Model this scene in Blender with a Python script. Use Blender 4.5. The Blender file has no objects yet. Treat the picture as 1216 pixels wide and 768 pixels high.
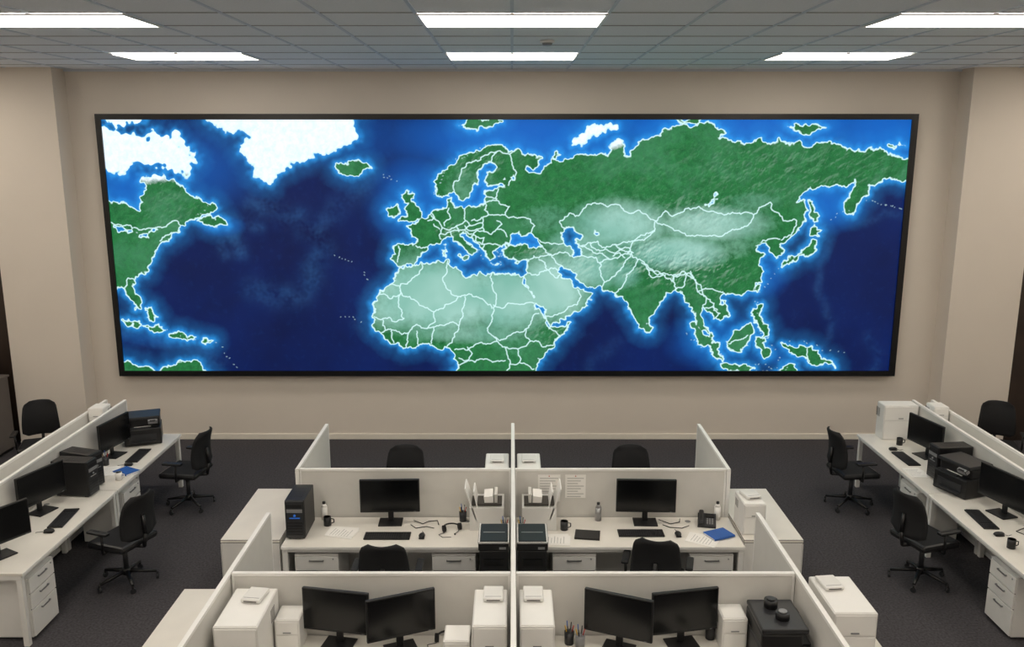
import bpy, bmesh, math, random
import numpy as np
from mathutils import Matrix, Vector, Euler
random.seed(7)
sc = bpy.context.scene
try:
    sc.view_settings.view_transform = 'Standard'
except Exception:
    pass
COL = sc.collection

def lin(c):
    out = []
    for v in c:
        v /= 255.0
        out.append(v/12.92 if v <= 0.04045 else ((v+0.055)/1.055)**2.4)
    return tuple(out)+(1.0,)

# ---------------------------------------------------------------- materials
def mat(name, rgb, rough=0.5, metal=0.0, var=0.06, scale=8.0, bump=0.0, bscale=200.0, emit=None, estr=0.0, spec=0.5):
    m = bpy.data.materials.new(name); m.use_nodes = True
    nt = m.node_tree; b = nt.nodes['Principled BSDF']
    tc = nt.nodes.new('ShaderNodeTexCoord')
    n = nt.nodes.new('ShaderNodeTexNoise'); n.inputs['Scale'].default_value = scale; n.inputs['Detail'].default_value = 4
    nt.links.new(tc.outputs['Object'], n.inputs['Vector'])
    r = nt.nodes.new('ShaderNodeValToRGB')
    c = lin(rgb)
    r.color_ramp.elements[0].position = 0.3; r.color_ramp.elements[1].position = 0.7
    r.color_ramp.elements[0].color = tuple(max(0, x*(1-var)) for x in c[:3])+(1,)
    r.color_ramp.elements[1].color = tuple(min(1, x*(1+var)) for x in c[:3])+(1,)
    nt.links.new(n.outputs['Fac'], r.inputs['Fac']); nt.links.new(r.outputs['Color'], b.inputs['Base Color'])
    b.inputs['Roughness'].default_value = rough; b.inputs['Metallic'].default_value = metal
    b.inputs['Specular IOR Level'].default_value = spec
    if bump > 0:
        n2 = nt.nodes.new('ShaderNodeTexNoise'); n2.inputs['Scale'].default_value = bscale
        nt.links.new(tc.outputs['Object'], n2.inputs['Vector'])
        bp = nt.nodes.new('ShaderNodeBump'); bp.inputs['Strength'].default_value = bump
        nt.links.new(n2.outputs['Fac'], bp.inputs['Height']); nt.links.new(bp.outputs['Normal'], b.inputs['Normal'])
    if emit:
        b.inputs['Emission Color'].default_value = lin(emit); b.inputs['Emission Strength'].default_value = estr
    return m

M = {}
M['wall'] = mat('painted_wall', (220,211,200), 0.85, var=0.015, scale=1.5, bump=0.04)
M['ceil'] = mat('ceiling_tile', (236,240,245), 0.9, var=0.03, scale=60, bump=0.1, bscale=120)
M['grid'] = mat('ceiling_grid_metal', (205,213,224), 0.5, var=0.02)
M['grid2'] = mat('ceiling_grid_gap', (145,142,140), 0.7, var=0.02)
M['carpet'] = mat('carpet', (72,70,73), 0.95, var=0.3, scale=45, bump=0.5, bscale=400, spec=0.1)
M['base'] = mat('baseboard_paint', (232,226,214), 0.5, var=0.02)
M['white'] = mat('white_laminate', (226,225,222), 0.4, var=0.02)
M['panel'] = mat('partition_panel', (215,213,208), 0.6, var=0.02, bump=0.05)
M['cap'] = mat('partition_trim', (240,239,236), 0.35, var=0.01)
M['desk'] = mat('desk_laminate', (228,224,216), 0.35, var=0.03, scale=4)
M['gap'] = mat('shadow_gap', (70,66,62), 0.7)
M['black'] = mat('black_plastic', (20,20,22), 0.4)
M['blackf'] = mat('black_fabric', (17,17,20), 0.85, bump=0.3, bscale=500, var=0.2, scale=60)
M['screen'] = mat('dark_screen', (7,8,10), 0.22, var=0.02)
M['dgrey'] = mat('dark_grey_plastic', (42,43,46), 0.4)
M['grey'] = mat('grey_plastic', (135,136,138), 0.4)
M['metal'] = mat('brushed_metal', (170,170,172), 0.3, 0.9)
M['key'] = mat('keycap', (38,38,41), 0.5)
M['paper'] = mat('paper', (242,240,236), 0.8, var=0.01)
M['ink'] = mat('printed_text', (150,150,150), 0.8)
M['bluep'] = mat('blue_folder', (35,90,170), 0.5)
M['blueled'] = mat('blue_trim', (40,90,170), 0.4, emit=(40,110,210), estr=.4)
M['wood'] = mat('dark_wood', (52,40,33), 0.5, var=0.25, scale=3)
M['cab'] = mat('grey_cabinet', (96,90,86), 0.5, var=0.05)
M['red'] = mat('red_plastic', (170,40,35), 0.4)
M['yellow'] = mat('yellow_plastic', (215,170,40), 0.4)
M['light'] = mat('lit_diffuser', (255,255,255), 0.5, emit=(255,245,230), estr=10.5)
M['frame'] = mat('screen_bezel', (12,12,14), 0.35)

# ---------------------------------------------------------------- mesh builder
class B:
    def __init__(s):
        s.bm = bmesh.new(); s.mats = []
    def mi(s, m):
        m = M[m]
        if m not in s.mats: s.mats.append(m)
        return s.mats.index(m)
    def _fin(s, verts, m, smooth=False):
        i = s.mi(m); fs = set()
        for v in verts: fs.update(v.link_faces)
        for f in fs:
            f.material_index = i
            if smooth and len(f.verts) <= 4: f.smooth = True
        return fs
    def box(s, c, d, m, rot=(0,0,0), bev=0.0, tap=None):
        mt = Matrix.Translation(c) @ Euler(rot).to_matrix().to_4x4() @ Matrix.Diagonal((d[0], d[1], d[2], 1))
        r = bmesh.ops.create_cube(s.bm, size=1.0)
        if tap:
            for v in r['verts']:
                if v.co.z > 0: v.co.x *= tap[0]; v.co.y *= tap[1]
        bmesh.ops.transform(s.bm, matrix=mt, verts=r['verts'])
        s._fin(r['verts'], m)
        if bev > 0:
            es = set()
            for v in r['verts']: es.update(v.link_edges)
            bmesh.ops.bevel(s.bm, geom=list(es), offset=bev, segments=2, affect='EDGES', profile=0.5)
        return s
    def b2(s, a, b, m, bev=0.0):
        return s.box([(a[i]+b[i])/2 for i in range(3)], [abs(b[i]-a[i]) for i in range(3)], m, bev=bev)
    def cyl(s, c, r, h, m, r2=None, rot=(0,0,0), seg=20):
        mt = Matrix.Translation(c) @ Euler(rot).to_matrix().to_4x4()
        q = bmesh.ops.create_cone(s.bm, cap_ends=True, segments=seg, radius1=r, radius2=r if r2 is None else r2, depth=h, matrix=mt)
        s._fin(q['verts'], m, True); return s
    def sph(s, c, d, m, rot=(0,0,0)):
        mt = Matrix.Translation(c) @ Euler(rot).to_matrix().to_4x4() @ Matrix.Diagonal((d[0]/2, d[1]/2, d[2]/2, 1))
        q = bmesh.ops.create_uvsphere(s.bm, u_segments=16, v_segments=10, radius=1, matrix=mt)
        s._fin(q['verts'], m, True); return s
    def rod(s, p, q, r, m, r2=None, seg=10):
        p = Vector(p); q = Vector(q); d = q-p
        mt = Matrix.Translation((p+q)/2) @ d.to_track_quat('Z', 'Y').to_matrix().to_4x4()
        k = bmesh.ops.create_cone(s.bm, cap_ends=True, segments=seg, radius1=r, radius2=r if r2 is None else r2, depth=d.length, matrix=mt)
        s._fin(k['verts'], m, True); return s
    def path(s, pts, r, m):
        for a, b in zip(pts[:-1], pts[1:]):
            s.rod(a, b, r, m, seg=8)
        return s
    def prism(s, prof, x0, x1, m):       # profile in (y,z), extruded in x
        v0 = [s.bm.verts.new((x0, p[0], p[1])) for p in prof]
        v1 = [s.bm.verts.new((x1, p[0], p[1])) for p in prof]
        n = len(prof); i = s.mi(m)
        fs = [s.bm.faces.new(v0), s.bm.faces.new(v1[::-1])]
        for k in range(n):
            fs.append(s.bm.faces.new((v0[k], v1[k], v1[(k+1)%n], v0[(k+1)%n])))
        for f in fs: f.material_index = i
        return s
    def mesh(s, name):
        bmesh.ops.recalc_face_normals(s.bm, faces=s.bm.faces)
        me = bpy.data.meshes.new(name); s.bm.to_mesh(me); s.bm.free()
        for m in s.mats: me.materials.append(m)
        return me
    def put(s, name, loc=(0,0,0), rz=0):
        return place(name, s.mesh(name), loc, rz)

def place(name, me, loc=(0,0,0), rz=0):
    o = bpy.data.objects.new(name, me); o.location = loc; o.rotation_euler = (0, 0, math.radians(rz))
    COL.objects.link(o); return o

# ---------------------------------------------------------------- room shell
CE = 5.53; WY = 12.76; FY = -2.5; SX = 9.4
B().b2((-SX, FY, -0.1), (SX, WY, 0), 'carpet').put('floor')
B().b2((-SX, FY, CE), (SX, WY, CE+0.1), 'ceil').put('ceiling')
B().b2((-SX-.1, WY, -0.1), (SX+.1, WY+0.15, CE+0.1), 'wall').put('wall_back')
B().b2((-SX-.15, FY, -0.1), (-SX, WY, CE+0.1), 'wall').put('wall_left')
B().b2((SX, FY, -0.1), (SX+.15, WY, CE+0.1), 'wall').put('wall_right')
B().b2((-SX, FY-.15, -0.1), (SX, FY, CE+0.1), 'wall').put('wall_front')
B().b2((-7.42, 12.40, 0), (-6.38, WY, CE), 'wall').put('wall_pilaster_left')
B().b2((6.40, 12.40, 0), (7.42, WY, CE), 'wall').put('wall_pilaster_right')
B().b2((-6.38, WY-.018, 0), (6.40, WY, .09), 'base', bev=.004).put('baseboard_back')
B().b2((-7.42, 12.382, 0), (-6.36, 12.40, .09), 'base', bev=.004).put('baseboard_left')
B().b2((6.38, 12.382, 0), (7.42, 12.40, .09), 'base', bev=.004).put('baseboard_right')
for k, s in enumerate((-1, 1)):
    d = B()
    d.box((s*8.4, WY-.03, 1.4), (1.94, .06, 2.8), 'wood')
    for dx in (-.48, .48):
        d.box((s*8.4+dx, WY-.07, 1.36), (.88, .03, 2.64), 'wood', bev=.01)
        d.box((s*8.4+dx*.2, WY-.10, 1.1), (.03, .03, .3), 'metal', bev=.005)
    d.put('door_%d' % (k+1))
# ceiling grid
g = B(); P = .78
k = -12
while k <= 12:
    if abs(k*P) < SX: g.b2((k*P-.014, FY, CE-.008), (k*P+.014, WY, CE), 'grid')
    k += 1
y = WY-P
while y > FY:
    g.b2((-SX, y-.010, CE-.004), (SX, y+.010, CE), 'grid2'); y -= P
g.b2((-SX, WY-.03, CE-.03), (SX, WY, CE), 'grid')
g.put('ceiling_grid')
lb = B()
lb.b2((-.78, -.39, -.012), (.78, -.365, .0), 'cap').b2((-.78, .365, -.012), (.78, .39, .0), 'cap')
lb.b2((-.78, -.365, -.012), (-.755, .365, .0), 'cap').b2((.755, -.365, -.012), (.78, .365, .0), 'cap')
lb.b2((-.755, -.365, -.009), (.755, .365, -.001), 'light')
lm = lb.mesh('ceiling_light_panel')
for cx in (-7.8, -3.9, 0, 3.9, 7.8):  # outermost columns are added out of view, to brighten side walls and pilasters
    for cy in (10.81, 7.69, 4.57, 1.45, -1.67):
        place('ceiling_light_panel', lm, (cx, cy, CE-.008))
B().cyl((0, 0, -.012), .075, .024, 'cap').cyl((0, 0, -.035), .045, .025, 'grey', r2=.055).put('smoke_detector', (.36, 9.2, CE-.005))

# ---------------------------------------------------------------- video wall map
PXM = 0.0124
def S(px, py):   # survey table of the map artwork -> metres on the display
    v = (py-384)/1024.0
    b = .2045+v*.9789; a = .9789-v*.2045
    return ((px-608)/1024.0*12.655/a, 4.5-12.655*b/a)
rng = random.Random(3)
def frac(pts, closed, amp=.15, mn=1.9):
    p = [Vector(S(*q)) for q in pts]
    if closed: p.append(p[0].copy())
    for it in range(5):
        out = [p[0]]; ch = False
        for a, b in zip(p[:-1], p[1:]):
            d = b-a; L = d.length
            if L > mn*PXM:
                n = Vector((-d.y, d.x)); A = amp if L < 40*PXM else 0.03
                out.append((a+b)/2+n*max(-.32, min(.32, rng.gauss(0, A)))); ch = True
            out.append(b)
        p = out
        if not ch: break
    return p
LAND = [
 # Eurasia
 [(474,315),(468,311),(466,303),(468,292),(478,290),(493,291),(496,284),(488,274),(483,268),(493,266),(497,262),(506,259),(512,252),(520,249),(529,246),(531,236),(536,235),(538,243),(545,246),(555,245),(565,246),(573,242),(577,234),(576,227),(590,224),(604,220),(594,217),(580,220),(574,214),(578,204),(588,197),(583,193),(572,200),(566,210),(567,218),(560,226),(556,234),(548,238),(543,232),(538,228),(528,233),(518,228),(515,216),(521,207),(533,198),(545,188),(560,180),(578,175),(597,174),(612,178),(630,183),(644,188),(640,196),(625,197),(628,204),(638,207),(645,200),(650,195),(655,188),(663,192),(672,188),(690,184),(706,182),(722,185),(725,172),(732,165),(739,168),(741,180),(749,186),(754,174),(766,166),(785,158),(805,150),(830,146),(850,150),(862,158),(852,163),(868,166),(890,170),(905,163),(915,172),(935,170),(950,166),(975,168),(1000,176),(1025,180),(1050,180),(1070,186),(1085,190),(1085,212),(1070,214),(1060,212),(1045,216),(1032,218),(1028,234),(1018,248),(1006,254),(1003,240),(1012,226),(1015,214),(1000,222),(985,222),(972,222),(955,228),(946,240),(955,238),(960,250),(955,262),(945,275),(936,284),(926,290),(928,300),(922,307),(915,300),(912,292),(902,290),(896,290),(899,298),(908,302),(902,310),(907,322),(904,335),(893,345),(880,352),(868,350),(860,349),(856,354),(862,362),(866,376),(855,384),(848,378),(842,370),(835,366),(834,378),(840,390),(847,399),(842,400),(832,390),(827,378),(820,364),(812,350),(803,343),(796,347),(790,352),(782,362),(774,374),(764,388),(758,390),(750,374),(745,360),(740,352),(732,352),(722,344),(708,342),(695,339),(684,330),(674,320),(666,316),(664,320),(672,332),(682,342),(692,342),(704,348),(698,358),(686,370),(670,380),(654,387),(648,378),(640,362),(630,346),(623,334),(622,327),(627,318),(629,308),(620,309),(608,307),(599,305),(595,297),(602,291),(614,290),(630,293),(643,292),(640,284),(630,278),(624,281),(616,275),(607,279),(601,287),(597,294),(588,295),(586,300),(588,306),(582,309),(577,304),(572,296),(564,288),(556,280),(550,275),(546,278),(552,285),(560,291),(566,297),(560,303),(552,296),(543,288),(537,281),(526,284),(517,290),(508,293),(501,300),(494,311),(482,314)],
 # Africa
 [(475,319),(485,315),(500,311),(520,309),(532,308),(535,316),(545,321),(560,327),(570,322),(585,323),(600,326),(615,325),(622,329),(628,342),(636,358),(644,374),(652,390),(662,388),(677,382),(670,396),(658,410),(645,422),(638,432),(634,460),(545,460),(545,430),(538,418),(528,412),(510,408),(495,411),(480,414),(465,408),(452,396),(443,386),(445,372),(443,360),(450,350),(462,338),(470,328)],
 # Greenland
 [(246,100),(244,143),(254,148),(264,151),(272,157),(283,155),(296,163),(288,172),(285,182),(295,190),(300,205),(310,215),(321,219),(330,205),(345,193),(365,188),(390,182),(405,175),(425,165),(428,100)],
 # Arctic Canada
 [(110,152),(135,150),(150,158),(160,150),(175,160),(185,153),(200,162),(215,175),(236,188),(226,198),(222,210),(208,205),(195,196),(180,199),(166,188),(156,196),(148,205),(136,206),(128,196),(110,196)],
 [(115,100),(172,138),(170,147),(150,149),(125,146)],
 # N America
 [(170,208),(188,207),(200,213),(212,220),(225,232),(240,238),(255,242),(257,248),(240,254),(230,262),(215,268),(205,278),(195,288),(185,298),(180,310),(172,325),(160,332),(157,340),(165,352),(167,366),(160,368),(153,352),(148,343),(140,341),(120,343),(108,300),(108,234),(140,240),(155,246),(166,250),(170,240),(172,225),(166,215)],
 [(234,262),(247,256),(256,260),(262,258),(270,268),(258,270),(246,268)],
 [(146,380),(160,380),(178,388),(196,392),(182,393),(165,388),(150,385)],[(200,397),(216,394),(234,400),(222,404),(205,402)],[(242,402),(254,404),(250,407),(240,406)],
 [(173,366),(180,364),(188,376),(182,382),(175,374)],
 [(132,456),(140,424),(152,428),(165,435),(180,437),(200,433),(220,429),(240,437),(252,456)],
 # Iceland, UK, Ireland
 [(398,198),(405,194),(420,192),(435,193),(441,199),(430,205),(415,208),(402,205)],
 [(474,262),(486,264),(500,259),(500,251),(494,244),(489,236),(492,230),(483,226),(476,231),(484,242),(480,248),(484,254),(477,258)],
 [(461,257),(458,250),(464,244),(472,242),(475,250),(470,256)],
 # Arctic isles
 [(545,149),(556,141),(590,139),(596,144),(580,151),(565,154),(553,152)],
 [(733,149),(712,149),(694,156),(681,165),(680,172),(690,174),(700,164),(715,156),(733,152)],
 [(800,138),(835,138),(830,146),(812,144)],[(935,150),(955,148),(980,152),(970,156),(948,155)],[(1056,172),(1068,169),(1075,173),(1062,176)],[(655,186),(660,180),(666,184),(661,189)],
 # Japan etc
 [(971,285),(969,296),(958,304),(945,309),(935,314),(928,318),(930,309),(940,305),(951,300),(960,292),(963,284)],
 [(962,271),(976,273),(972,282),(962,280)],[(960,238),(966,243),(972,262),(966,270),(962,252)],[(898,336),(903,338),(900,347),(896,344)],
 [(856,356),(862,357),(860,362),(855,361)],
 [(898,360),(905,362),(903,374),(911,386),(913,398),(905,402),(902,390),(896,380),(894,368)],
 [(862,405),(870,396),(880,389),(891,384),(894,395),(888,410),(880,418),(868,415)],
 [(820,384),(832,392),(846,406),(854,420),(858,429),(848,426),(834,410),(825,397)],
 [(856,432),(875,433),(896,437),(880,441),(862,438)],
 [(898,400),(914,401),(906,407),(915,416),(908,426),(903,414),(898,411)],
 [(928,407),(945,412),(955,409),(970,417),(985,427),(992,437),(975,433),(960,431),(948,424),(938,418)],
 [(915,456),(930,434),(945,433),(958,456)],
 [(768,383),(774,388),(772,395),(766,393)],[(545,303),(556,304),(552,309)],[(525,297),(530,296),(530,305),(526,304)],[(526,290),(529,289),(529,295)],[(583,312),(593,313),(588,315)],[(612,312),(619,311),(615,315)],
]
LAKES = [
 [(666,276),(672,271),(680,270),(690,278),(684,285),(690,297),(688,305),(680,304),(677,292),(668,283)],
 [(838,243),(845,239),(849,229),(851,231),(848,241),(842,245)],[(706,273),(711,277),(708,281),(704,277)],
 [(135,268),(148,272),(160,270),(152,277),(140,274)],[(162,276),(175,277),(186,272),(176,281),(165,281)],[(596,213),(600,211),(601,216)],[(606,210),(610,208),(611,214)],
]
# small islands: rows of (x,y) chain end points, count, jitter
CHAINS = [((398,303),(418,311),6,2),((430,321),(437,332),4,2),((452,207),(468,214),6,2),((400,375),(428,380),6,2.5),((985,262),(1005,250),5,1.5),((1030,238),(1078,250),14,1),((915,400),(928,438),9,5),((895,432),(935,440),9,3),((256,408),(280,434),7,2),((860,442),(910,440),9,1.5),((940,404),(1000,420),8,4),((515,232),(528,205),8,1.5),((540,190),(575,174),8,1.5),((590,298),(596,312),9,3),((560,290),(572,305),6,2),((235,258),(250,240),5,3),((812,392),(832,412),6,2),((896,345),(905,395),8,5),((925,318),(905,345),6,1.5),((195,388),(240,405),7,3)]
BORD = [
 [(462,338),(475,340),(490,330),(498,325),(500,312)],[(450,350),(475,350),(475,340)],[(532,308),(530,325),(535,345),(545,352),(528,362),(515,370),(497,360),(475,345)],
 [(585,323),(586,365)],[(586,362),(635,360)],[(545,352),(552,350),(584,366)],[(586,365),(582,385),(580,395),(590,405)],[(552,352),(550,375),(545,387)],[(515,388),(530,385),(545,387)],[(515,370),(517,382),(507,390)],[(507,390),(515,388),(512,408)],[(475,350),(480,378),(470,382),(455,378),(444,376)],[(485,395),(495,385),(507,390)],[(485,395),(480,414)],[(495,393),(497,411)],[(455,380),(458,392),(452,396)],[(458,392),(470,392),(485,395)],[(465,392),(468,409)],[(545,387),(540,400),(530,412)],[(540,415),(560,412),(575,408),(590,405)],[(590,405),(600,412),(615,414),(630,405),(625,390),(640,372)],[(630,405),(645,412),(657,410)],[(555,412),(556,428),(545,434)],[(600,412),(606,430),(600,443)],[(615,414),(617,430),(605,432)],[(617,430),(634,438)],[(625,390),(610,395),(588,400)],[(652,390),(665,398),(657,410)],[(545,425),(570,426),(585,430),(600,428)],
 [(624,322),(640,326),(655,318),(664,320)],[(640,308),(650,320),(662,330),(666,322)],[(629,308),(640,306),(655,303)],[(648,375),(665,372),(685,362)],[(685,362),(690,352),(686,344)],[(655,303),(660,312),(668,322)],[(655,303),(668,300),(678,304)],[(689,303),(700,305),(712,312)],[(712,312),(714,325),(718,335),(714,343)],[(712,312),(725,308),(740,302),(750,300)],[(718,335),(730,328),(738,318),(745,308),(750,300)],[(730,350),(742,335),(752,320),(758,308),(750,300)],
 [(758,308),(768,318),(785,325),(800,328),(815,325),(826,332)],[(768,318),(778,329),(798,334),(800,328)],[(762,312),(775,320),(790,327)],[(800,326),(812,322),(824,330)],[(815,325),(812,340),(803,343)],[(800,328),(803,343)],[(826,332),(828,345),(838,352),(836,366)],[(820,322),(832,338),(836,352)],[(828,345),(838,342),(850,345),(860,349)],[(838,352),(848,360),(855,372),(850,379)],[(836,366),(846,364),(852,368)],
 [(672,271),(665,262),(690,252),(697,243),(735,243),(745,252),(760,250),(778,262)],[(690,292),(700,288),(715,294),(730,290),(745,288),(760,280),(778,272),(778,262)],[(778,262),(790,250),(810,252),(830,245),(850,252),(870,252),(895,255),(890,265),(870,272),(850,280),(820,280),(800,273),(778,262)],[(895,255),(905,245),(915,240),(922,252),(930,262),(946,262),(942,275),(928,285)],[(902,290),(912,284),(926,284)],[(778,272),(765,285),(750,290),(745,300),(752,300)],[(752,300),(745,294),(735,296)],[(742,306),(735,300),(728,304)],
 [(688,292),(705,300),(720,305),(725,308)],[(700,288),(712,298),(728,300),(738,296)],[(730,290),(738,297),(748,298)],
 [(493,291),(508,293)],[(473,292),(474,300),(472,311)],[(512,256),(520,262),(525,270),(522,278),(524,284)],[(533,247),(535,258),(528,268)],[(552,246),(553,262),(542,268),(525,270)],[(522,278),(535,275),(550,273),(560,268)],[(577,242),(580,255),(573,265),(560,268),(553,262)],[(573,265),(575,275),(560,280)],[(575,275),(590,272),(602,281)],[(580,255),(600,255),(605,245),(590,238),(577,240)],[(600,255),(620,258),(635,268),(630,278)],[(577,234),(590,236)],[(590,238),(592,224)],[(604,220),(612,208),(608,195),(605,183),(612,178)],[(540,230),(540,215),(548,203),(565,190),(590,180),(605,183)],[(583,193),(585,185),(590,180)],[(560,280),(575,290),(590,290),(598,292)],[(575,290),(573,296)],[(552,274),(565,280),(568,290)],[(643,292),(655,303)],[(640,285),(655,290),(677,292)],[(512,252),(516,258),(508,262)],[(542,268),(545,275)],[(535,275),(538,281)],[(515,266),(522,272)],[(560,262),(572,258)],[(565,280),(575,282),(573,290)],[(590,272),(596,266),(590,262)],[(552,268),(560,274),(572,270)],
 [(132,264),(150,267),(165,273),(185,270),(200,266),(210,262),(215,268)],[(148,343),(152,330),(160,332)],[(190,286),(196,280),(204,276)],
 [(865,408),(876,404),(888,398)],[(958,411),(960,431)],
]
RIDGE = [([(300,342),(330,352),(358,350),(372,330),(382,300),(378,275),(355,258),(325,246),(300,242)], 13, .8),
 ([(262,262),(275,280),(285,300)], 9, 1),([(256,266),(262,285),(268,302)], 7, .8),([(268,258),(290,262),(310,270)], 7, .7),
 ([(440,214),(410,240),(385,262)], 12, .6),([(820,360),(822,385),(838,412),(860,436),(900,444)], 5, .8),([(975,255),(985,285),(975,310),(972,350),(990,380),(985,400)], 5, .6),
 ([(700,440),(715,420),(735,405)], 8, .4),([(1030,398),(1044,420),(1036,440)], 6, .6),([(150,400),(190,405),(235,412),(262,432)], 10, .7),([(1020,262),(1050,252),(1078,255)], 5, .5),([(470,330),(440,350),(425,385)], 9, .4)]
x0, x1, z0, z1 = -5.87, 5.71, 1.125, 4.83
NX, NZ = 1100, 352
xs = np.linspace(x0, x1, NX); zs = np.linspace(z0, z1, NZ)
GX, GZ = np.meshgrid(xs, zs)
inside = np.zeros((NZ, NX), bool)
dc = np.full((NZ, NX), 60.0*PXM); db = np.full((NZ, NX), 6.0*PXM); ds = np.full((NZ, NX), 6.0*PXM)
def stamp(arr, a, b, R):
    i0 = max(0, int((min(a[0], b[0])-R-x0)/(x1-x0)*(NX-1))); i1 = min(NX, int((max(a[0], b[0])+R-x0)/(x1-x0)*(NX-1))+2)
    j0 = max(0, int((min(a[1], b[1])-R-z0)/(z1-z0)*(NZ-1))); j1 = min(NZ, int((max(a[1], b[1])+R-z0)/(z1-z0)*(NZ-1))+2)
    if i1 <= i0 or j1 <= j0: return
    X = GX[j0:j1, i0:i1]; Z = GZ[j0:j1, i0:i1]
    dx, dz = b[0]-a[0], b[1]-a[1]; L = dx*dx+dz*dz+1e-12
    t = np.clip(((X-a[0])*dx+(Z-a[1])*dz)/L, 0, 1)
    d = np.hypot(X-a[0]-t*dx, Z-a[1]-t*dz)
    arr[j0:j1, i0:i1] = np.minimum(arr[j0:j1, i0:i1], d)
polys = []
for i, p in enumerate(LAND+LAKES):
    polys.append(frac(p, True, amp=.26 if i in (3, 4) else .16))
for p in polys:
    for a, b in zip(p[:-1], p[1:]):
        stamp(dc, a, b, 26*PXM)
        if a[1] != b[1]:
            lo, hi = min(a[1], b[1]), max(a[1], b[1])
            rows = np.where((zs >= lo) & (zs < hi))[0]
            for j in rows:
                xc = a[0]+(zs[j]-a[1])/(b[1]-a[1])*(b[0]-a[0])
                k = np.searchsorted(xs, xc)
                inside[j, :k] ^= True
for l in BORD:
    p = frac(l, False, amp=.12)
    for a, b in zip(p[:-1], p[1:]): stamp(db, a, b, 5*PXM)
for (a, b, n, jt) in CHAINS:
    for i in range(n):
        t = (i+rng.random()*.6)/max(1, n-1)
        px = a[0]+(b[0]-a[0])*t+rng.gauss(0, jt*.6); py = a[1]+(b[1]-a[1])*t+rng.gauss(0, jt*.6)
        q = S(px, py); q2 = S(px+rng.uniform(-1.4, 1.4), py+rng.uniform(-.9, .9)); stamp(ds, q, q2, 5*PXM)
nr = np.random.RandomState(5)
PXx = (GX-x0)/PXM; PXz = (GZ-z0)/PXM
def vn(wl):       # smooth value noise on rotated lattice, -1..1, wavelength in display pixels
    t = nr.uniform(.3, 1.2); cx, sx_ = math.cos(t), math.sin(t)
    gx = (PXx*cx-PXz*sx_)/wl; gz = (PXx*sx_+PXz*cx)/wl
    gx = gx-gx.min(); gz = gz-gz.min()
    T = nr.uniform(-1, 1, (int(gz.max())+3, int(gx.max())+3))
    i = gx.astype(int); j = gz.astype(int); fx = gx-i; fz = gz-j
    fx = fx*fx*(3-2*fx); fz = fz*fz*(3-2*fz)
    return (T[j, i]*(1-fx)+T[j, i+1]*fx)*(1-fz)+(T[j+1, i]*(1-fx)+T[j+1, i+1]*fx)*fz
def gsum(lst):
    w = np.zeros((NZ, NX))
    for (px, py, rx, ry, s) in lst:
        cx, cz = S(px, py)
        w = np.maximum(w, s*np.exp(-(((GX-cx)/(rx*PXM))**2+((GZ-cz)/(ry*PXM))**2)**1.5))
    return w
arct = gsum([(165,172,80,40,.8),(290,190,45,34,.25),(420,170,30,20,.2)])
fine = .9*vn(7)+.75*vn(4)+.4*vn(2.3)
coast = np.where(inside, dc, -dc)/PXM+fine*1.3+arct*(5*vn(18)+6*vn(8)+7*vn(4.5))-arct
border = np.where(inside, db/PXM, 6.0)
speck = ds/PXM
ridged = sum(a*(1-np.abs(vn(w))*1.6) for w, a in ((26, .8), (13, .6), (7, .4), (4, .28), (2.5, .18)))
gzv, gxv = np.gradient(ridged, zs[1]-zs[0], xs[1]-xs[0])
shade = (gxv*-.6+gzv*.8)*PXM
shade = np.clip(shade/(np.std(shade)*2.4), -1, 1)
mtn = gsum([(800,318,70,20,1),(765,300,26,20,.9),(700,312,46,20,.5),(640,298,40,10,.5),(560,190,50,24,.35),(535,272,20,8,.5),(940,200,130,34,.28),(830,250,60,22,.4),(655,395,26,22,.4),(850,330,46,26,.35),(200,250,50,44,.15),(760,205,150,44,.08)])
relief = shade*mtn*inside
rd = np.zeros((NZ, NX))
for (pl, wpx, s) in RIDGE:
    dd = np.full((NZ, NX), 80*PXM)
    pp = frac(pl, False, amp=.1, mn=12)
    for a, b in zip(pp[:-1], pp[1:]): stamp(dd, a, b, 45*PXM)
    rd = np.maximum(rd, s*np.exp(-(dd/(wpx*PXM))**2))
rd = rd*np.clip(.6+.5*vn(14)+.35*vn(3), 0, 1.2)
desert = gsum([(520,350,95,48,1),(600,352,60,45,.95),(470,365,40,30,.8),(655,342,48,42,1),(700,318,42,26,.85),(735,268,62,30,.85),(690,290,40,20,.7),(845,266,70,22,.75),(800,300,62,20,.95),(740,325,22,18,.7),(610,410,30,20,.2),(650,260,40,20,.3),(895,240,40,14,.3),(560,225,40,30,.25),(560,395,80,14,.55),(490,302,20,14,.3),(870,290,40,20,.3)])
ice = np.clip(gsum([(335,150,150,80,2.0),(165,175,95,40,1.5),(150,142,50,12,1.3),(705,160,45,20,1.3)])-gsum([(420,200,36,14,3)]), 0, 2)
shelf = gsum([(640,165,170,42,1),(880,150,230,34,1),(1050,160,80,46,1),(225,200,80,50,.55),(150,225,40,36,.9),(980,240,44,32,.9),(500,240,55,60,.8),(560,235,60,50,.9),(440,165,120,34,.35),(535,305,80,22,.45),(620,285,40,20,.9),(900,325,36,30,.7),(850,405,55,34,.6),(930,420,50,16,.5),(262,268,26,12,.6),(190,400,70,16,.25)])
me = bpy.data.meshes.new('led_map')
ys = 12.655
verts = np.column_stack([GX.ravel(), np.full(NX*NZ, ys), GZ.ravel()])
idx = np.arange(NX*NZ).reshape(NZ, NX)
quads = np.stack([idx[:-1, :-1], idx[:-1, 1:], idx[1:, 1:], idx[1:, :-1]], -1).reshape(-1, 4)
me.vertices.add(len(verts)); me.vertices.foreach_set('co', verts.ravel())
me.loops.add(quads.size); me.loops.foreach_set('vertex_index', quads.ravel().astype(np.int32))
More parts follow.
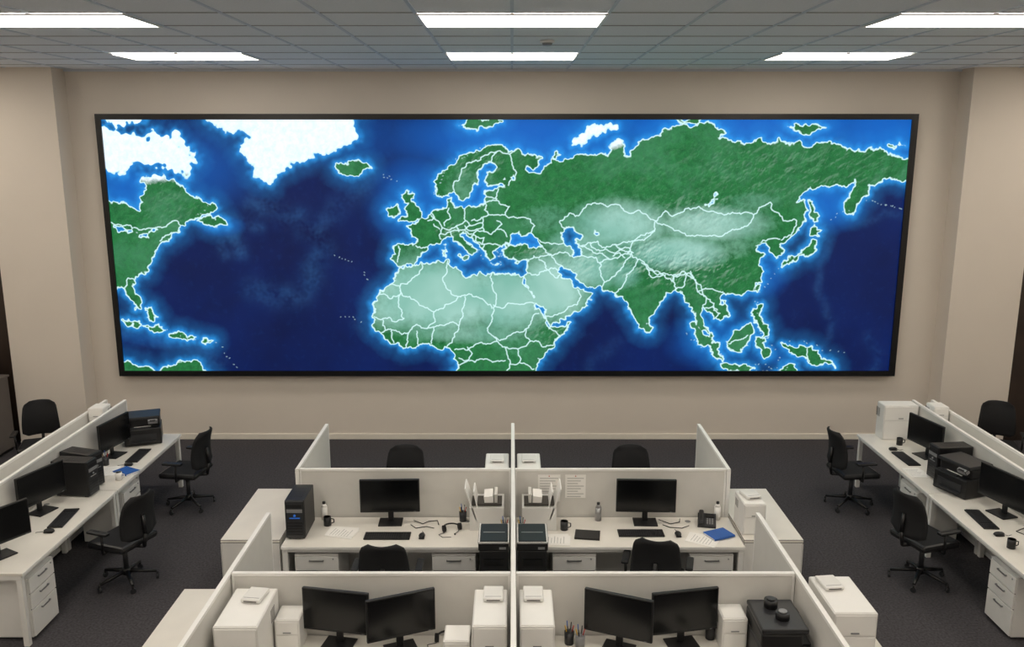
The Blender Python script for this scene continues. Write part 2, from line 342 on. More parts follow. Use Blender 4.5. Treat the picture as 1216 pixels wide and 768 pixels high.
me.polygons.add(len(quads)); me.polygons.foreach_set('loop_start', np.arange(0, quads.size, 4, dtype=np.int32))
try: me.polygons.foreach_set('loop_total', np.full(len(quads), 4, dtype=np.int32))
except Exception: pass
me.update(calc_edges=True)
for n, arr in (('coast', coast), ('border', border), ('desert', desert), ('ice', ice), ('shelf', shelf), ('speck', speck), ('relief', relief), ('ridge', rd)):
    at = me.attributes.new(n, 'FLOAT', 'POINT'); at.data.foreach_set('value', arr.ravel().astype(np.float32))

mm = bpy.data.materials.new('world_map_display'); mm.use_nodes = True
try: mm.cycles.emission_sampling = 'NONE'
except Exception: pass
nt = mm.node_tree; N = nt.nodes; Lk = nt.links; bs = N['Principled BSDF']
def attr(n):
    a = N.new('ShaderNodeAttribute'); a.attribute_name = n; return a.outputs['Fac']
def mr(v, a, b, c, d, smooth=False):
    m = N.new('ShaderNodeMapRange'); m.clamp = True
    if smooth: m.interpolation_type = 'SMOOTHSTEP'
    Lk.new(v, m.inputs[0])
    for i, q in enumerate((a, b, c, d)): m.inputs[i+1].default_value = q
    return m.outputs[0]
def ma(op, a, b=None):
    m = N.new('ShaderNodeMath'); m.operation = op
    for i, q in enumerate((a, b)):
        if q is None: continue
        if isinstance(q, (int, float)): m.inputs[i].default_value = q
        else: Lk.new(q, m.inputs[i])
    return m.outputs[0]
def mix(f, a, b):
    m = N.new('ShaderNodeMix'); m.data_type = 'RGBA'
    if isinstance(f, (int, float)): m.inputs[0].default_value = f
    else: Lk.new(f, m.inputs[0])
    for i, q in ((6, a), (7, b)):
        if isinstance(q, tuple): m.inputs[i].default_value = q
        else: Lk.new(q, m.inputs[i])
    return m.outputs[2]
tc = N.new('ShaderNodeTexCoord')
def noise(scale, det=5, dist=0.0, rough=.55):
    n = N.new('ShaderNodeTexNoise'); n.inputs['Scale'].default_value = scale; n.inputs['Detail'].default_value = det
    n.inputs['Distortion'].default_value = dist; n.inputs['Roughness'].default_value = rough
    Lk.new(tc.outputs['Object'], n.inputs['Vector']); return n.outputs['Fac']
c = attr('coast'); n1 = noise(.8, 3, .3); n2 = noise(11, 8, .3, .65); n3 = noise(1.0, 9, 1.0, .6); n4 = noise(50, 5, 0, .7)
rl = attr('relief')
sh = ma('ADD', attr('shelf'), mr(n3, .5, .75, 0, .08))
ocean = mix(mr(n1, .3, .75, 0, 1), lin((0,16,64)), lin((1,28,88)))
ocean = mix(mr(sh, .1, 1.0, 0, 1), ocean, lin((6,92,182)))
ocean = mix(mr(n2, .55, .8, 0, .08), ocean, lin((40,110,180)))
ocean = mix(ma('MULTIPLY', attr('ridge'), .16), ocean, lin((70,140,205)))
gl = ma('ADD', ma('MULTIPLY', ma('POWER', mr(c, -9, 0, 0, 1), 1.6), .8), ma('MULTIPLY', mr(c, -22, 0, 0, 1), .3))
gl = ma('MULTIPLY', gl, mr(n1, .3, .7, .7, .9))
ocean = mix(gl, ocean, lin((40,150,228)))
land = mix(mr(n2, .35, .65, 0, 1), lin((20,90,48)), lin((36,116,62)))
land = mix(mr(n4, .48, .72, 0, .3), land, lin((66,140,88)))
land = mix(mr(n3, .48, .7, 0, .45), land, lin((80,144,110)))
df = mr(ma('ADD', attr('desert'), ma('MULTIPLY', ma('SUBTRACT', n2, .5), .5)), .15, .85, 0, 1)
land = mix(df, land, mix(mr(n1, .3, .7, 0, 1), lin((94,160,142)), lin((160,202,192))))
ic = mr(ma('ADD', attr('ice'), ma('MULTIPLY', ma('SUBTRACT', n2, .5), .5)), .45, .75, 0, 1)
land = mix(ic, land, mix(mr(n2, .35, .6, 0, 1), lin((214,232,243)), lin((234,243,248))))
land = mix(mr(rl, 0, .8, 0, .4), land, lin((200,225,215)))
land = mix(mr(rl, 0, -.8, 0, .4), land, lin((8,48,44)))
colr = mix(mr(c, -.4, .4, 0, 1), ocean, land)
ln = mr(ma('ABSOLUTE', c), .25, 1.15, 1, 0)
bn = mr(attr('border'), .3, 1.05, 1, 0)
sn = mr(attr('speck'), .1, .9, .5, 0)
colr = mix(ma('MAXIMUM', ma('MAXIMUM', ma('MULTIPLY', ln, .92), sn), ma('MULTIPLY', bn, .88)), colr, lin((205,240,240)))
bs.inputs['Base Color'].default_value = (0.01, .01, .01, 1); bs.inputs['Roughness'].default_value = .5
bs.inputs['Specular IOR Level'].default_value = .15
Lk.new(colr, bs.inputs['Emission Color']); bs.inputs['Emission Strength'].default_value = 1.2
me.materials.append(mm)
led = bpy.data.objects.new('led_panel', me); COL.objects.link(led)
fr = B()
fx0, fx1, fz0, fz1 = -5.95, 5.80, 1.045, 4.91
fr.b2((fx0, 12.66, fz0), (fx1, 12.755, fz1), 'frame')
fr.b2((fx0, 12.63, fz0), (x0, 12.66, fz1), 'frame').b2((x1, 12.63, fz0), (fx1, 12.66, fz1), 'frame')
fr.b2((x0, 12.63, fz0), (x1, 12.66, z0), 'frame').b2((x0, 12.63, z1), (x1, 12.66, fz1), 'frame')
fo = fr.put('frame_bezel')
vw = bpy.data.objects.new('video_wall_display', None); COL.objects.link(vw)
led.parent = vw; fo.parent = vw

# ---------------------------------------------------------------- furniture meshes
def chair_mesh():
    b = B()
    for i in range(5):
        a = math.radians(90+72*i); c, s = math.cos(a), math.sin(a)
        b.rod((c*.03, s*.03, .13), (c*.29, s*.29, .085), .024, 'black', r2=.015)
        b.cyl((c*.295, s*.295, .028), .028, .022, 'dgrey', rot=(math.pi/2, 0, a+math.pi/2), seg=14)
        b.cyl((c*.295+.0*s, s*.295, .06), .012, .04, 'black', seg=8)
    b.cyl((0, 0, .13), .045, .07, 'black')
    b.cyl((0, 0, .27), .026, .24, 'dgrey'); b.cyl((0, 0, .36), .018, .16, 'metal')
    b.box((0, 0, .43), (.2, .26, .04), 'black', bev=.01)
    b.box((0, .01, .485), (.50, .48, .075), 'blackf', bev=.03)
    # spine
    b.path([(0, -.1, .43), (0, -.27, .45), (0, -.30, .6), (0, -.285, .8)], .02, 'black')
    # curved back shell
    n, m = 14, 12; fr_, bk = [], []
    for j in range(m+1):
        v = j/m; z = .56+.47*v
        w = .235*(1-.18*v**2)*(1-.35*max(0, (v-.86)/.14)**2)*(1-.3*max(0, (.1-v)/.1)**2)
        rf, rb = [], []
        for i in range(n+1):
            u = -1+2*i/n
            yy = -.265+.055*u*u+.03*math.sin(v*math.pi)-.06*v*v
            rf.append(b.bm.verts.new((u*w, yy, z))); rb.append(b.bm.verts.new((u*w, yy-.028, z)))
        fr_.append(rf); bk.append(rb)
    mi = b.mi('blackf')
    def q(*v):
        f = b.bm.faces.new(v); f.material_index = mi; f.smooth = True
    for j in range(m):
        for i in range(n):
            q(fr_[j][i], fr_[j][i+1], fr_[j+1][i+1], fr_[j+1][i]); q(bk[j][i], bk[j+1][i], bk[j+1][i+1], bk[j][i+1])
        q(fr_[j][0], fr_[j+1][0], bk[j+1][0], bk[j][0]); q(fr_[j][n], bk[j][n], bk[j+1][n], fr_[j+1][n])
    for i in range(n):
        q(fr_[0][i], bk[0][i], bk[0][i+1], fr_[0][i+1]); q(fr_[m][i], fr_[m][i+1], bk[m][i+1], bk[m][i])
    for s in (-1, 1):
        b.path([(s*.2, 0, .44), (s*.29, -.01, .45), (s*.295, -.02, .66)], .014, 'black')
        b.box((s*.295, .02, .675), (.07, .25, .03), 'black', bev=.012)
    return b.mesh('office_chair')
CH = chair_mesh()
def monitor_mesh(w, h):
    b = B()
    b.box((0, .02, .006), (.24, .19, .012), 'black', bev=.005)
    b.box((0, .055, .14), (.055, .025, .27), 'black', bev=.006)
    b.box((0, .03, .13+h/2), (.16, .05, .16), 'black', bev=.012)
    b.box((0, 0, .125+h/2), (w, .03, h), 'black', bev=.006)
    b.box((0, -.0155, .13+h/2), (w-.024, .003, h-.034), 'screen')
    b.box((w/2-.05, -.0162, .133), (.02, .002, .004), 'grey')
    return b.mesh('computer_monitor')
MON = monitor_mesh(.60, .35); MON2 = monitor_mesh(.53, .345)
def keyboard_mesh():
    b = B()
    b.box((0, 0, .008), (.45, .15, .016), 'black', bev=.004)
    for r in range(5):
        for k in range(15):
            if r == 0 and 4 <= k <= 8: continue
            b.box((-.203+k*.0215, -.055+r*.024, .019), (.018, .019, .007), 'key')
    b.box((-.203+6*.0215, -.055, .019), (.104, .019, .007), 'key')
    for r in range(5):
        for k in range(3): b.box((.147+k*.0235, -.055+r*.024, .019), (.018, .019, .007), 'key')
    return b.mesh('computer_keyboard')
KB = keyboard_mesh()
def mouse_mesh():
    b = B(); b.sph((0, 0, .0225), (.062, .105, .035), 'black'); b.box((0, 0, .008), (.054, .09, .012), 'black', bev=.004)
    b.cyl((0, .025, .037), .006, .006, 'grey', rot=(0, math.pi/2, 0), seg=10)
    b.path([(0, .05, .01), (.01, .09, .004), (-.01, .13, .004)], .0025, 'black')
    return b.mesh('computer_mouse')
MO = mouse_mesh()
def pedestal_mesh():
    b = B(); w, d, h = .42, .50, .62
    b.b2((-w/2, -d/2+.02, .03), (w/2, d/2, h), 'white', bev=.004)
    b.b2((-w/2+.01, -d/2+.016, .04), (w/2-.01, -d/2+.022, h-.01), 'gap')
    z = .04
    for hh in (.26, .145, .145):
        b.b2((-w/2+.002, -d/2, z), (w/2-.002, -d/2+.018, z+hh), 'white', bev=.003)
        b.b2((-.07, -d/2-.018, z+hh-.045), (.07, -d/2-.012, z+hh-.033), 'metal')
        b.b2((-.07, -d/2-.014, z+hh-.045), (-.06, -d/2+.001, z+hh-.033), 'metal').b2((.06, -d/2-.014, z+hh-.045), (.07, -d/2+.001, z+hh-.033), 'metal')
        z += hh+.012
    b.b2((-w/2, -d/2, z), (w/2, d/2, h+.01), 'white', bev=.003)
    b.cyl((w/2-.05, -d/2-.003, h-.03), .008, .006, 'metal', rot=(math.pi/2, 0, 0), seg=10)
    for sx in (-1, 1):
        for sy in (-1, 1): b.cyl((sx*.16, sy*.19, .015), .015, .03, 'black', seg=10)
    return b.mesh('drawer_pedestal')
PED = pedestal_mesh()
def tower_mesh(led):
    b = B(); w, d, h = .19, .42, .40
    b.b2((-w/2, -d/2+.015, .012), (w/2, d/2, h), 'black', bev=.008)
    b.b2((-w/2+.004, -d/2, .016), (w/2-.004, -d/2+.016, h-.004), 'dgrey', bev=.005)
    for i in range(5): b.b2((-w/2+.02, -d/2-.003, .05+i*.03), (w/2-.02, -d/2+.001, .062+i*.03), 'black')
    b.b2((-w/2+.02, -d/2-.004, h-.07), (w/2-.02, -d/2+.001, h-.035), 'black')
    b.b2((-w/2+.02, -d/2-.004, h-.12), (w/2-.02, -d/2+.001, h-.085), 'grey')
    b.b2((-.05, -d/2-.005, .22), (.05, -d/2+.001, .228), led)
    b.cyl((0, -d/2-.003, .25), .012, .006, led, rot=(math.pi/2, 0, 0), seg=14)
    for i in range(6): b.b2((-.06, -.1+i*.04, h-.001), (.06, -.085+i*.04, h+.002), 'dgrey')
    for sx in (-1, 1):
        for sy in (-1, 1): b.b2((sx*.07-.012, sy*.16-.02, 0), (sx*.07+.012, sy*.16+.02, .014), 'dgrey')
    return b.mesh('computer_tower')
TW = tower_mesh('blueled'); TW2 = tower_mesh('grey')
def printer_mesh():
    b = B()
    b.box((0, 0, .11), (.44, .38, .22), 'black', bev=.015)
    b.box((0, .03, .27), (.42, .30, .11), 'black', bev=.015)
    b.box((0, .01, .345), (.43, .34, .04), 'dgrey', bev=.012)
    b.b2((-.16, -.195, .06), (.16, -.188, .15), 'dgrey'); b.b2((-.15, -.24, .05), (.15, -.16, .058), 'dgrey')
    b.box((.13, -.15, .30), (.12, .06, .05), 'grey', rot=(.5, 0, 0), bev=.005)
    b.box((-.05, -.16, .225), (.26, .06, .012), 'dgrey'); b.box((.13, -.178, .31), (.07, .01, .02), 'screen', rot=(.5, 0, 0))
    b.b2((-.1, -.14, .226), (.1, -.02, .232), 'paper')
    return b.mesh('office_printer')
PR = printer_mesh()
def whitebox_mesh(w, d, h):     # white equipment cabinet with front door + vents
    b = B()
    b.b2((-w/2, -d/2, .0), (w/2, d/2, h), 'white', bev=.008)
    b.b2((-w/2+.012, -d/2-.006, .015), (w/2-.012, -d/2+.002, h*.55), 'cap', bev=.003)
    b.b2((-w/2+.012, -d/2-.006, h*.58), (w/2-.012, -d/2+.002, h-.015), 'cap', bev=.003)
    b.b2((-.03, -d/2-.012, h*.62), (.03, -d/2-.004, h*.645), 'grey')
    b.b2((-w/2+.01, -d/2+.01, h-.002), (w/2-.01, d/2-.01, h+.004), 'cap', bev=.002)
    for i in range(5): b.b2((-w/2-.001, d*.1+i*.022, h*.6), (-w/2+.004, d*.1+i*.022+.008, h*.85), 'gap').b2((w/2-.004, d*.1+i*.022, h*.6), (w/2+.001, d*.1+i*.022+.008, h*.85), 'gap')
    return b.mesh('equipment_cabinet')
WB1 = whitebox_mesh(.32, .55, .42); WB2 = whitebox_mesh(.25, .52, .42); WB3 = whitebox_mesh(.19, .22, .27); WB4 = whitebox_mesh(.22, .34, .32)
rb = B(); rb.box((0, 0, .018), (.15, .19, .03), 'white', bev=.008).b2((-.05, -.097, .012), (.05, -.094, .02), 'gap').b2((-.06, -.07, .032), (.06, -.065, .034), 'grey')
for sx in (-1, 1):
    for sy in (-1, 1): rb.cyl((sx*.05, sy*.07, .003), .008, .006, 'grey', seg=8)
RB = rb.mesh('network_router')

def partition(name, a, b, z=1.245, t=.04, z0=.0):
    """a,b floor points; panel with fabric body, cap, end posts"""
    a = Vector((a[0], a[1], 0)); b = Vector((b[0], b[1], 0)); L = (b-a).length
    ang = math.degrees(math.atan2(b.y-a.y, b.x-a.x)); p = B()
    p.b2((0.015, -t/2+.004, .05), (L-.015, t/2-.004, z-.02), 'panel')
    p.b2((0, -t/2, z-.025), (L, t/2, z), 'cap', bev=.003)
    p.b2((0, -t/2, .0), (.018, t/2, z-.025), 'cap'); p.b2((L-.018, -t/2, .0), (L, t/2, z-.025), 'cap')
    p.b2((.018, -t/2, .02), (L-.018, t/2, .07), 'cap')
    return p.put(name, a, ang)

def desk(w, d, loc, rz=0):
    """back edge at local y=+d/2"""
    b = B()
    b.b2((-w/2, -d/2, .702), (w/2, d/2, .73), 'desk', bev=.004)
    b.b2((-w/2, -d/2-.002, .704), (w/2, -d/2+.001, .728), 'cap')
    b.b2((-w/2+.05, d/2-.06, .35), (w/2-.05, d/2-.04, .70), 'white')
    for s in (-1, 1):
        x = s*(w/2-.03)
        b.b2((x-.025, -d/2+.02, .0), (x+.025, -d/2+.07, .66), 'white', bev=.003)
        b.b2((x-.025, d/2-.07, .0), (x+.025, d/2-.02, .66), 'white', bev=.003)
        b.b2((x-.025, -d/2+.02, .66), (x+.025, d/2-.02, .702), 'white')
    b.b2((-w/2+.05, -d/2+.03, .66), (w/2-.05, -d/2+.06, .70), 'white')
    b.cyl((w*.3, d/2-.1, .7300), .03, .002, 'grey', seg=16)
    return b.put('office_desk', loc, rz)

DZ = .7315
def mon(x, y, rz=0, m=MON, z=DZ): return place('computer_monitor', m, (x, y, z), rz)
def kb(x, y, rz=0, z=DZ): return place('computer_keyboard', KB, (x, y, z), rz)
def mo(x, y, rz=0, z=DZ): return place('computer_mouse', MO, (x, y, z), rz)

# ---------------------------------------------------------------- central cubicle cluster
PX = 2.17
partition('cubicle_partition', (0.01, 5.0), (0.01, 9.80))
partition('cubicle_partition', (-PX, 8.33), (-.012, 8.33)); partition('cubicle_partition', (.032, 8.33), (PX+.02, 8.33))
partition('cubicle_partition', (-PX, 6.15), (-.012, 6.15)); partition('cubicle_partition', (.032, 6.15), (PX+.02, 6.15))
for s in (-1, 1):
    x = s*2.195+(.02 if s > 0 else 0)
    partition('cubicle_partition', (x, 8.31), (x, 9.77))
    partition('cubicle_partition', (x, 5.0), (x, 7.26))
for s in (-1, 1):
    cx = s*1.10
    desk(2.185, .67, (s*1.125+.01, 7.955, 0)); desk(2.11, .68, (cx+.01, 5.77, 0)); desk(2.11, .68, (cx+.01, 8.70, 0), 180)
    # outer storage credenzas
    for yy in (8.36, 6.16):
        c = B()
        c.b2((-.285, -.62, .0), (.285, .62, .05), 'gap').b2((-.285, -.63, .04), (.285, .63, .72), 'white', bev=.004)
        c.b2((-.29, -.635, .72), (.29, .635, .75), 'desk', bev=.004)
        for k in (-1, 1):
            c.b2((s*.284, k*.31-.3, .07), (s*.300, k*.31+.3, .70), 'cap', bev=.003)
            c.b2((s*.299, k*.08-.01, .5), (s*.314, k*.08+.01, .62), 'metal')
        c.put('storage_credenza', (s*2.53, yy, 0))
# row 1 equipment
mon(-1.23, 8.14, 2); mon(1.35, 8.14, -2)
kb(-1.22, 7.84, 0); kb(1.27, 7.90, 0); mo(-.88, 7.82); mo(1.63, 7.86)
place('office_chair', CH, (-1.15, 7.34, 0), 0); place('office_chair', CH, (1.36, 7.44, 0), -14)
place('office_chair', CH, (-1.26, 9.32, 0), 176); place('office_chair', CH, (1.40, 9.32, 0), 183)
for x in (-1.88, -.56, .60, 1.92): place('drawer_pedestal', PED, (x, 7.90, 0), 0)
place('computer_tower', TW, (-2.10, 7.98, DZ), 0)
place('equipment_cabinet', WB4, (2.36, 8.00, .7515), 0); place('network_router', RB, (2.36, 8.02, 1.078), 12)
for s in (-1, 1):
    b = B()       # floor standing paper shredder
    b.b2((-.13, -.19, .03), (.13, .19, .90), 'black', bev=.01)
    b.b2((-.14, -.2, .90), (.14, .2, .985), 'black', bev=.012)
    b.b2((-.142, -.202, .972), (.142, .202, .985), 'cap', bev=.004)
    b.b2((-.125, -.185, .98), (.125, .185, .992), 'black', bev=.004).b2((-.1, -.01, .99), (.1, .005, .994), 'grey')
    b.b2((-.11, -.196, .1), (.11, -.188, .7), 'dgrey', bev=.003).b2((-.09, -.202, .76), (.09, -.19, .82), 'screen')
    b.b2((.05, -.206, .92), (.11, -.198, .94), 'grey')
    for sx in (-1, 1):
        for sy in (-1, 1): b.cyl((sx*.1, sy*.14, .015), .018, .03, 'black', seg=10)
    b.put('paper_shredder', (.01+s*.175, 7.39, 0))
    b = B()       # sloped magazine files beside divider
    b.prism([(-.13, 0), (.13, 0), (.13, .28), (-.13, .24)], -.17, .17, 'white')
    b.b2((-.15, -.11, .255), (.15, .11, .275), 'gap')
    b.box((-s*-.16, 0, .28), (.012, .26, .34), 'cap', rot=(0, s*.32, 0)); b.box((s*.10, .0, .27), (.012, .24, .28), 'cap', rot=(0, s*.2, 0))
    b.box((-s*.02, .02, .29), (.09, .2, .10), 'paper', rot=(0, s*.1, 0)); b.box((-s*.09, .02, .29), (.03, .2, .14), 'panel')
    b.put('magazine_file', (.01+s*.26, 8.10, DZ))
def cup(x, y, z=DZ, dark=True):
    b = B(); b.cyl((0, 0, .05), .035, .1, 'dgrey' if dark else 'grey', r2=.038)
    for i, m in enumerate(('red', 'black', 'bluep', 'yellow', 'black', 'metal')):
        a = i*1.05; b.rod((math.cos(a)*.012, math.sin(a)*.012, .06), (math.cos(a)*.034, math.sin(a)*.034, .15+.012*(i % 3)), .0042, m, seg=6)
    return b.put('pen_cup', (x, y, z))
cup(-.50, 8.20); cup(-.075, 7.90); cup(.095, 7.90)
def headset(x, y, rz, z=DZ):
    b = B(); pts = [(math.cos(t)*.08, math.sin(t)*.085, .035) for t in [math.pi*i/12 for i in range(13)]]
    b.path(pts, .008, 'black')
    for s in (-1, 1): b.cyl((s*.08, -.01, .035), .034, .03, 'blackf', rot=(0, math.pi/2, 0)); 
    b.path([(.08, -.02, .03), (.04, -.09, .02), (.0, -.11, .012)], .004, 'black'); b.sph((0, -.115, .012), (.02, .02, .02), 'black')
    b.path([(-.08, -.03, .004), (-.15, -.06, .004), (-.13, -.13, .004), (-.05, -.15, .004)], .003, 'black')
    return b.put('headset', (x, y, z), rz)
headset(-.60, 7.98, 20)
def bottle(x, y, m='dgrey', z=DZ):
    b = B(); b.cyl((0, 0, .07), .032, .14, m).cyl((0, 0, .155), .032, .03, m, r2=.015).cyl((0, 0, .18), .016, .022, 'black'); return b.put('drink_bottle', (x, y, z))
bottle(-1.92, 8.24, 'cap'); bottle(.88, 8.22, 'metal'); bottle(2.10, 8.24, 'cap')
def mug(x, y, m='dgrey', z=DZ):
    b = B(); b.cyl((0, 0, .045), .038, .09, m).cyl((0, 0, .0885), .033, .003, 'wood')
    b.path([(.036, 0, .07), (.065, 0, .065), (.065, 0, .03), (.036, 0, .02)], .005, m); return b.put('coffee_mug', (x, y, z))
mug(-1.86, 8.10, 'black'); mug(.52, 8.0, 'dgrey')
def papers(x, y, rz, m='paper', z=DZ, w=.21, h=.29):
    b = B(); b.b2((-w/2, -h/2, 0), (w/2, h/2, .003), m)
    b.box((.02, .01, .0045), (w, h, .002), m, rot=(0, 0, .12))
    for i in range(7): b.b2((-w/2+.03, h/2-.05-i*.03, .0056), (w/2-.03-.02*(i % 3), h/2-.046-i*.03, .0060), 'ink')
    return b.put('paper_documents', (x, y, z), rz)
papers(-1.68, 7.92, 75); papers(1.85, 7.76, 60); papers(.42, 7.76, 85)
def notebook(x, y, rz, m='bluep', z=DZ):
    b = B(); b.box((0, 0, .008), (.18, .24, .014), 'paper').b2((-.093, -.122, .0145), (.093, .122, .017), m).b2((-.093, -.122, 0), (.093, .122, .0015), m).b2((-.094, -.122, 0), (-.09, .122, .017), m)
    return b.put('notebook', (x, y, z), rz)
notebook(.74, 7.86, 82, 'black'); notebook(2.03, 7.86, 115, 'bluep', DZ+.007)
def phone(x, y, rz):
    b = B(); b.prism([(-.1, 0), (.1, 0), (.1, .07), (-.1, .025)], -.09, .09, 'dgrey')
    b.box((-.055, 0, .075), (.045, .2, .03), 'black', rot=(.22, 0, 0), bev=.01)
    b.box((-.055, -.08, .045), (.05, .05, .03), 'black', bev=.01).box((-.055, .08, .085), (.05, .05, .03), 'black', bev=.01)
    b.box((.03, .055, .066), (.09, .06, .006), 'screen', rot=(.22, 0, 0))
    for r in range(4):
        for c in range(3): b.box((.005+c*.025, -.07+r*.024, .036+r*.0054), (.017, .015, .008), 'grey', rot=(.22, 0, 0))
    return b.put('desk_telephone', (x, y, DZ), rz)
phone(1.97, 8.13, -12)
def notice(x, z, w, h, yy):
    b = B(); b.b2((-w/2, -.003, -h/2), (w/2, 0, h/2), 'paper')
    for i in range(8): b.b2((-w/2+.02, -.0036, h/2-.04-i*.028), (w/2-.02-.03*(i % 3), -.003, h/2-.034-i*.028), 'ink')
    b.cyl((0, -.005, h/2-.012), .006, .008, 'red', rot=(math.pi/2, 0, 0), seg=8)
    return b.put('pinned_notice', (x, yy, z))
notice(.38, 1.04, .23, .29, 8.309); notice(.65, 1.06, .21, .25, 8.309)
def cable(pts, name='power_cable'):
    b = B(); b.path(pts, .004, 'black'); return b.put(name)
cable([(-1.0, 8.2, DZ+.004), (-.9, 8.12, DZ+.004), (-.85, 8.18, DZ+.004), (-.76, 8.2, DZ+.004), (-.74, 8.1, DZ+.004)])
cable([(-1.02, 8.1, DZ+.004), (-.96, 8.02, DZ+.004), (-.86, 8.06, DZ+.004), (-.78, 8.02, DZ+.004)])
cable([(1.5, 8.22, DZ+.004), (1.6, 8.12, DZ+.004), (1.70, 8.16, DZ+.004), (1.72, 8.24, DZ+.004)])
cable([(1.52, 8.10, DZ+.004), (1.58, 8.04, DZ+.004), (1.70, 8.02, DZ+.004), (1.78, 8.08, DZ+.004)])
# items behind row 1
for s in (-1, 1):
    place('equipment_cabinet', WB2, (.01+s*.17, 8.76, DZ), 180); place('network_router', RB, (.01+s*.17, 8.8, DZ+.426), 0)
cup(1.70, 8.52, DZ, False)
# row 2 equipment
mon(-1.335, 5.96, -11, MON2); mon(-.835, 5.90, 22, MON2)
mon(.80, 5.90, -22, MON2); mon(1.31, 5.96, 11, MON2)
kb(-1.10, 5.64); kb(1.12, 5.64); mo(-.76, 5.62); mo(1.50, 5.62)
place('equipment_cabinet', WB1, (-1.96, 5.80, DZ), 0); place('network_router', RB, (-1.93, 5.93, DZ+.4265), -8)
place('equipment_cabinet', WB3, (-1.69, 5.98, DZ), 0)
for s in (-1, 1):
    place('equipment_cabinet', WB2, (.01+s*.17, 5.80, DZ), 0); place('network_router', RB, (.01+s*.15, 5.95, DZ+.4265), 0)
place('equipment_cabinet', WB3, (-.40, 5.70, DZ), 0)
place('equipment_cabinet', WB3, (1.68, 6.00, DZ), 0)
place('office_printer', PR, (1.97, 5.80, DZ), 90)
b = B(); b.cyl((0, 0, .03), .05, .06, 'black').cyl((0, 0, .065), .03, .012, 'dgrey').put('desk_speaker', (1.94, 5.9, DZ+.367))
b = B(); b.cyl((0, 0, .025), .05, .05, 'black').cyl((0, 0, .055), .03, .012, 'grey').put('desk_speaker', (1.98, 5.74, DZ+.367))
place('equipment_cabinet', WB1, (2.49, 5.95, .7515), 0); place('network_router', RB, (2.44, 6.08, .7515+.4265), 6)
headset(-.50, 6.03, 0); cup(.44, 6.0); cup(.52, 5.95, DZ, False); cup(1.54, 6.07)
cable([(-1.06, 5.85, DZ+.004), (-1.0, 5.81, DZ+.004), (-.9, 5.78, DZ+.004), (-.6, 5.82, DZ+.004)])
cable([(1.06, 5.85, DZ+.004), (1.15, 5.81, DZ+.004), (1.3, 5.79, DZ+.004), (1.46, 5.85, DZ+.004)])

# ---------------------------------------------------------------- side rows
def side(s, xe, y0, y1):
    L = (y1-y0)/2-.01; xc = xe+s*.345
    for k in range(2): desk(L, .68, (xc, y0+L/2+k*(L+.01), 0), 90 if s < 0 else -90)
    xp = xe+s*.71
    partition('cubicle_partition', (xp, y0), (xp, y1), z=1.2)
    partition('cubicle_partition', (xp+s*.25, y0), (xp+s*.25, y1), z=1.2)
    b = B(); b.b2((-.1, y0+.03, .95), (.1, y1-.03, .98), 'white')
    b.b2((-.1, y1-.06, 0), (.1, y1-.03, .95), 'white').b2((-.1, y0+.03, 0), (.1, y0+.06, .95), 'white').put('cable_shelf', (xp+s*.125, 0, 0))
    for k in range(2): desk(L, .68, (xp+s*.62, y0+L/2+k*(L+.01), 0), -90 if s < 0 else 90)
    r = 90 if s < 0 else -90
    place('drawer_pedestal', PED, (xe+s*.27, 9.38, 0), r); place('drawer_pedestal', PED, (xe+s*.27, 7.42, 0), r)
    return xp
xp = side(-1, -4.38, 7.1, 10.9)
place('office_printer', PR, (-4.76, 10.62, DZ), 20)
mon(-4.88, 10.08, 80); kb(-4.60, 10.06, 92); mo(-4.58, 9.74, 90)
notebook(-4.52, 9.54, 60); papers(-4.74, 9.54, 10); cup(-4.86, 9.76); cup(-4.97, 9.72, DZ, False)
place('computer_tower', TW2, (-4.83, 9.16, DZ), 72); place('computer_tower', TW2, (-4.78, 8.90, DZ), 84)
mon(-4.89, 8.42, 72); kb(-4.60, 8.25, 96); mo(-4.58, 7.93, 90); mug(-4.50, 9.3, 'cap'); bottle(-4.97, 9.56, 'cap')
mon(-4.76, 7.42, 60)
place('office_chair', CH, (-4.08, 10.22, 0), 82); place('office_chair', CH, (-4.03, 8.30, 0), 70)
place('office_chair', CH, (-6.42, 11.15, 0), 200)
place('equipment_cabinet', WB3, (-5.215, 10.45, .982), 0); place('network_router', RB, (-5.215, 10.1, .982), 0)
place('network_router', RB, (-5.215, 8.3, .982), 0)
papers(-5.7, 9.4, 0); place('equipment_cabinet', WB3, (-5.62, 8.35, DZ), 90)
cable([(-4.95, 8.08, DZ+.004), (-4.85, 8.02, DZ+.004), (-4.95, 7.85, DZ+.004), (-4.9, 7.78, DZ+.004)])
xp = side(1, 4.57, 6.9, 10.9)
WB5 = whitebox_mesh(.44, .22, .46)
place('equipment_cabinet', WB5, (5.02, 10.76, DZ), 0)
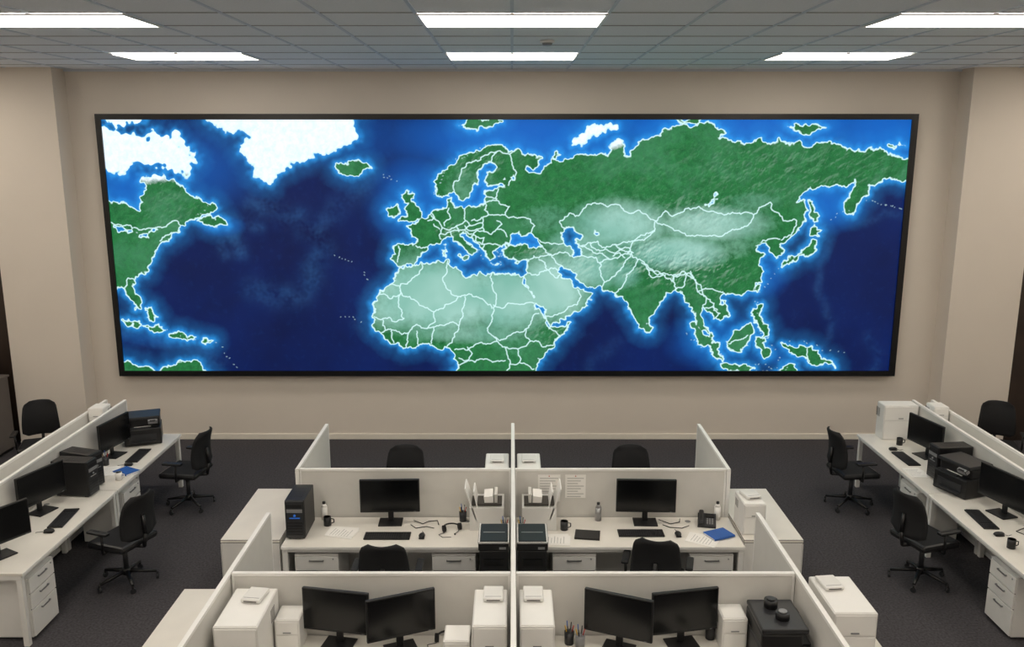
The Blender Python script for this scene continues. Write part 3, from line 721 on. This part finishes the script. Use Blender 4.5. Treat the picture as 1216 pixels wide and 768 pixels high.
mon(5.06, 10.05, -76); kb(4.80, 9.95, -88); mo(4.78, 10.27, -90); mug(4.95, 10.47, 'black')
place('office_printer', PR, (4.98, 8.98, DZ), -70)
mon(5.06, 8.35, -74); kb(4.80, 8.22, -94); mo(4.78, 7.86, -90)
place('computer_tower', TW2, (5.02, 9.36, DZ), -84)
mon(5.04, 7.3, -80); papers(4.71, 9.50, 0); cup(5.12, 9.66); bottle(4.98, 9.60, 'cap'); mug(4.75, 7.6, 'black')
place('office_chair', CH, (4.27, 10.22, 0), -84); place('office_chair', CH, (4.28, 8.32, 0), -72)
place('office_chair', CH, (6.58, 11.1, 0), 160)
place('equipment_cabinet', WB3, (5.405, 10.5, .982), 0); place('network_router', RB, (5.405, 9.9, .982), 0); papers(5.85, 9.6, 0)
cable([(5.12, 8.02, DZ+.004), (5.0, 7.95, DZ+.004), (5.1, 7.75, DZ+.004)])
# low cabinet by the left door
b = B(); b.b2((-.55, -.24, .05), (.55, .24, 1.12), 'cab', bev=.006).b2((-.57, -.26, 1.12), (.57, .25, 1.15), 'cab', bev=.005).b2((-.52, -.22, 0), (.52, .22, .05), 'black')
for x in (-.27, .27): b.b2((x-.26, -.256, .08), (x+.26, -.238, 1.1), 'cab', bev=.004).b2((x*.15-.006+ (.03 if x>0 else -.03), -.27, .55), (x*.15+.006+(.03 if x>0 else -.03), -.255, .7), 'metal')
b.put('filing_cabinet', (-8.02, 12.1, 0))
place('office_printer', PR, (-7.85, 12.1, 1.151), 0)

# ---------------------------------------------------------------- camera, world
cam = bpy.data.cameras.new('camera'); co = bpy.data.objects.new('camera', cam); COL.objects.link(co)
co.location = (0, 0, 4.5); co.rotation_euler = (math.radians(90-11.8), 0, 0)
cam.sensor_width = 36; cam.lens = 1024/1216*36; cam.clip_end = 100
sc.camera = co
w = bpy.data.worlds.new('world'); sc.world = w; w.use_nodes = True
w.node_tree.nodes['Background'].inputs[0].default_value = (.5, .55, .6, 1); w.node_tree.nodes['Background'].inputs[1].default_value = .05
